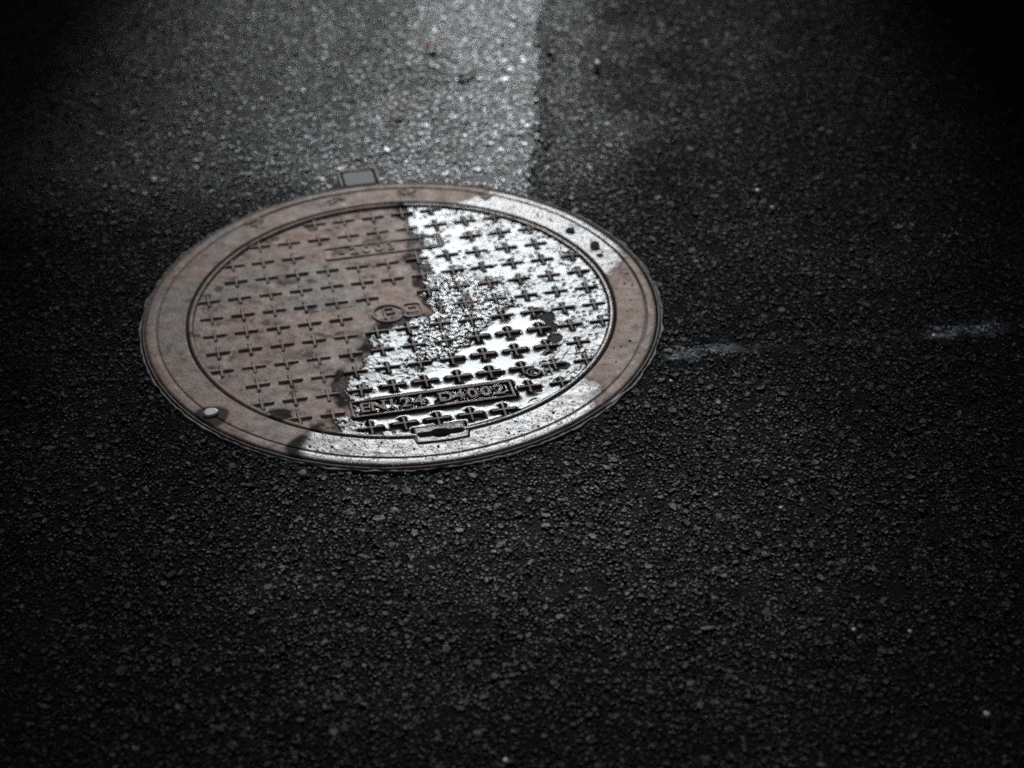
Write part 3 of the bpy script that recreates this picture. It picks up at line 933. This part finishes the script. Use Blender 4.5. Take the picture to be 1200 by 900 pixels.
pebble(-.1232, -.4000, -.004, (.0068, .0075, .005), 2, GREY_STONE, "grey stone chip in front of the frame at its lower edge", .4)
pebble(.331, .8085, .004, (.0085, .0115, .006), 3, PALE_STONE, "small white pebble on the far asphalt right of the joint", .1)
pebble(.3757, .351, .002, (.0045, .0050, .004), 4, LEAF, "tiny orange stone chip behind the frame on the right", .1)
pebble(.7216, -.8928, .002, (.004, .004, .003), 5, PALE_STONE, "tiny white grit grain on the dark asphalt lower right", .1, "grit", "grit_grain")
pebble(.152, -.957, .002, (.0030, .0042, .003), 6, PALE_STONE, "tiny white grit grain at the bottom edge of the road", .4, "grit", "grit_grain")
pebble(.396, -.1994, .001, (.0030, .0032, .003), 8, PALE_STONE, "tiny white grit grain just right of the frame below the worn line", .4, "grit", "grit_grain")

for k, (x, y, s_, lab) in enumerate(((.5772, .3435, .0042, "small pale grit grain on the dark asphalt, upper right, leftmost of two"),
                                    (.5952, .2877, .0045, "small pale grit grain on the dark asphalt, upper right, nearer of two"),
                                    (.7957, -.0913, .0046, "pale grit grain beside the far end of the worn white line"),
                                    (.5223, -.4952, .0030, "tiny white grit grain in the dark asphalt below the worn line"),
                                    (.5853, -.7393, .0028, "tiny white grit grain low on the right, left of two"),
                                    (.6545, -.7440, .0028, "tiny white grit grain low on the right, right of two"))):
    pebble(x, y, .0005, (s_, s_ * 1.1, s_ * .8), 40 + k, PALE_STONE, lab, k * .7, "grit", "grit_grain")

def leaf(x, y, z, L, W, rot, seed, label):
    rr = random.Random(seed)
    V, Fc = [], []
    n = 7
    for k in range(n + 1):
        t = k / n; w = W * math.sin(math.pi * min(1, t * .92 + .05)) ** .7
        lift = .004 * math.sin(t * 3.0) + .002 * rr.random()
        for s in (-1, 0, 1):
            V.append((L * (t - .5), s * w * (1 + .2 * rr.uniform(-1, 1)), lift + .004 * abs(s) * rr.uniform(.5, 1)))
    for k in range(n):
        for s in range(2):
            b = 3 * k + s
            Fc.append((b, b + 1, b + 4, b + 3))
    m_ = len(V)
    V += [(a, b, c - .0007) for a, b, c in V]
    Fc += [tuple(reversed([i + m_ for i in f])) for f in Fc]
    o = link("leaf_fragment", py_mesh("leaf_fragment", V, Fc, True), LEAF, label=label, cat="leaf")
    o.location = (x, y, z + .002); o.rotation_euler = (math.radians(3), 0, rot)
leaf(.0247, .8919, -.0035, .021, .0095, .5, 1, "curled orange leaf fragment far back on the bright asphalt")
leaf(-.0298, .6322, -.0035, .024, .0075, .1, 2, "thin pale orange leaf fragment behind the frame, nearer of two")
def twig(name, pts, r, mat, label, cat):
    V, Fc = [], []
    for k, (x, y, z) in enumerate(pts):
        a, b = pts[max(0, k - 1)], pts[min(len(pts) - 1, k + 1)]
        t = (Vector(b) - Vector(a)).normalized(); s = t.cross(Vector((0, 0, 1))).normalized(); u = s.cross(t)
        rad = r * (1 - .5 * abs(k / (len(pts) - 1) - .4))
        for j in range(6):
            q = j * math.pi / 3
            V.append(Vector((x, y, z)) + s * rad * math.cos(q) + u * rad * .7 * math.sin(q))
    for k in range(len(pts) - 1):
        for j in range(6):
            Fc.append((6 * k + j, 6 * k + (j + 1) % 6, 6 * k + 6 + (j + 1) % 6, 6 * k + 6 + j))
    Fc += [tuple(range(5, -1, -1)), tuple(range(6 * len(pts) - 6, 6 * len(pts)))]
    link(name, py_mesh(name, V, Fc, True), mat, label=label, cat=cat)
twig("twig", [(.078, .770, .001), (.088, .776, .002), (.098, .787, .002), (.108, .796, .001)], .0055, TWIG, "short pale twig on the bright asphalt beyond the frame", "twig")
twig("straw_sliver", [(.2985, -.2560, -.001), (.309, -.2470, .001), (.3195, -.2330, .001), (.3345, -.2150, -.001)], .0016, PALE_STONE, "thin pale sliver against the lower right edge of the frame", "sliver")

# dabs of dark mud on the ring
for k, (x, y, s, lab) in enumerate(((.2631, .2263, .0070, "small black mud dab on the wet upper right of the frame"),
                                     (.301, .178, .0085, "largest black mud dab on the wet upper right of the frame"),
                                     (.3075, .150, .0042, "black mud speck just below the largest mud dab"))):
    o = link("mud_dab", blob("mud_dab", (s * 1.1, s * 1.5, .0009), 20 + k, sub=3), MUD, label=lab, cat="mud", group="mud dabs on the frame")
    o.location = (x, y, .0004)
speck = blob("mud_speck", (.0022, .0026, .0010), 33, sub=2); speck.materials.append(MUD)
rr = random.Random(5)
spots = []
for k in range(90):
    a = rr.choice((rr.uniform(-.45, .7), rr.uniform(-1.9, -.8), rr.uniform(-1.9, -.8), rr.uniform(.7, 1.1)))
    r = rr.uniform(.335, .366)
    x, y = r * math.cos(a), r * math.sin(a)
    if abs(-ky * x + kx * y) < .045 and (kx * x + ky * y) > .30 and r < .346: continue
    s = rr.uniform(.35, 1.0) ** 1.6
    right = a > -.7
    o = link("mud_speck", speck, MUD, label="tiny dark mud speck on the " + ("right side" if right else "wet front") + " of the iron frame", cat="mud",
             group="mud specks on the right of the frame" if right else "mud specks on the wet front of the frame")
    o.location = (x, y, .0003); o.scale = (s, s, s); o.rotation_euler = (0, 0, rr.uniform(0, 6))
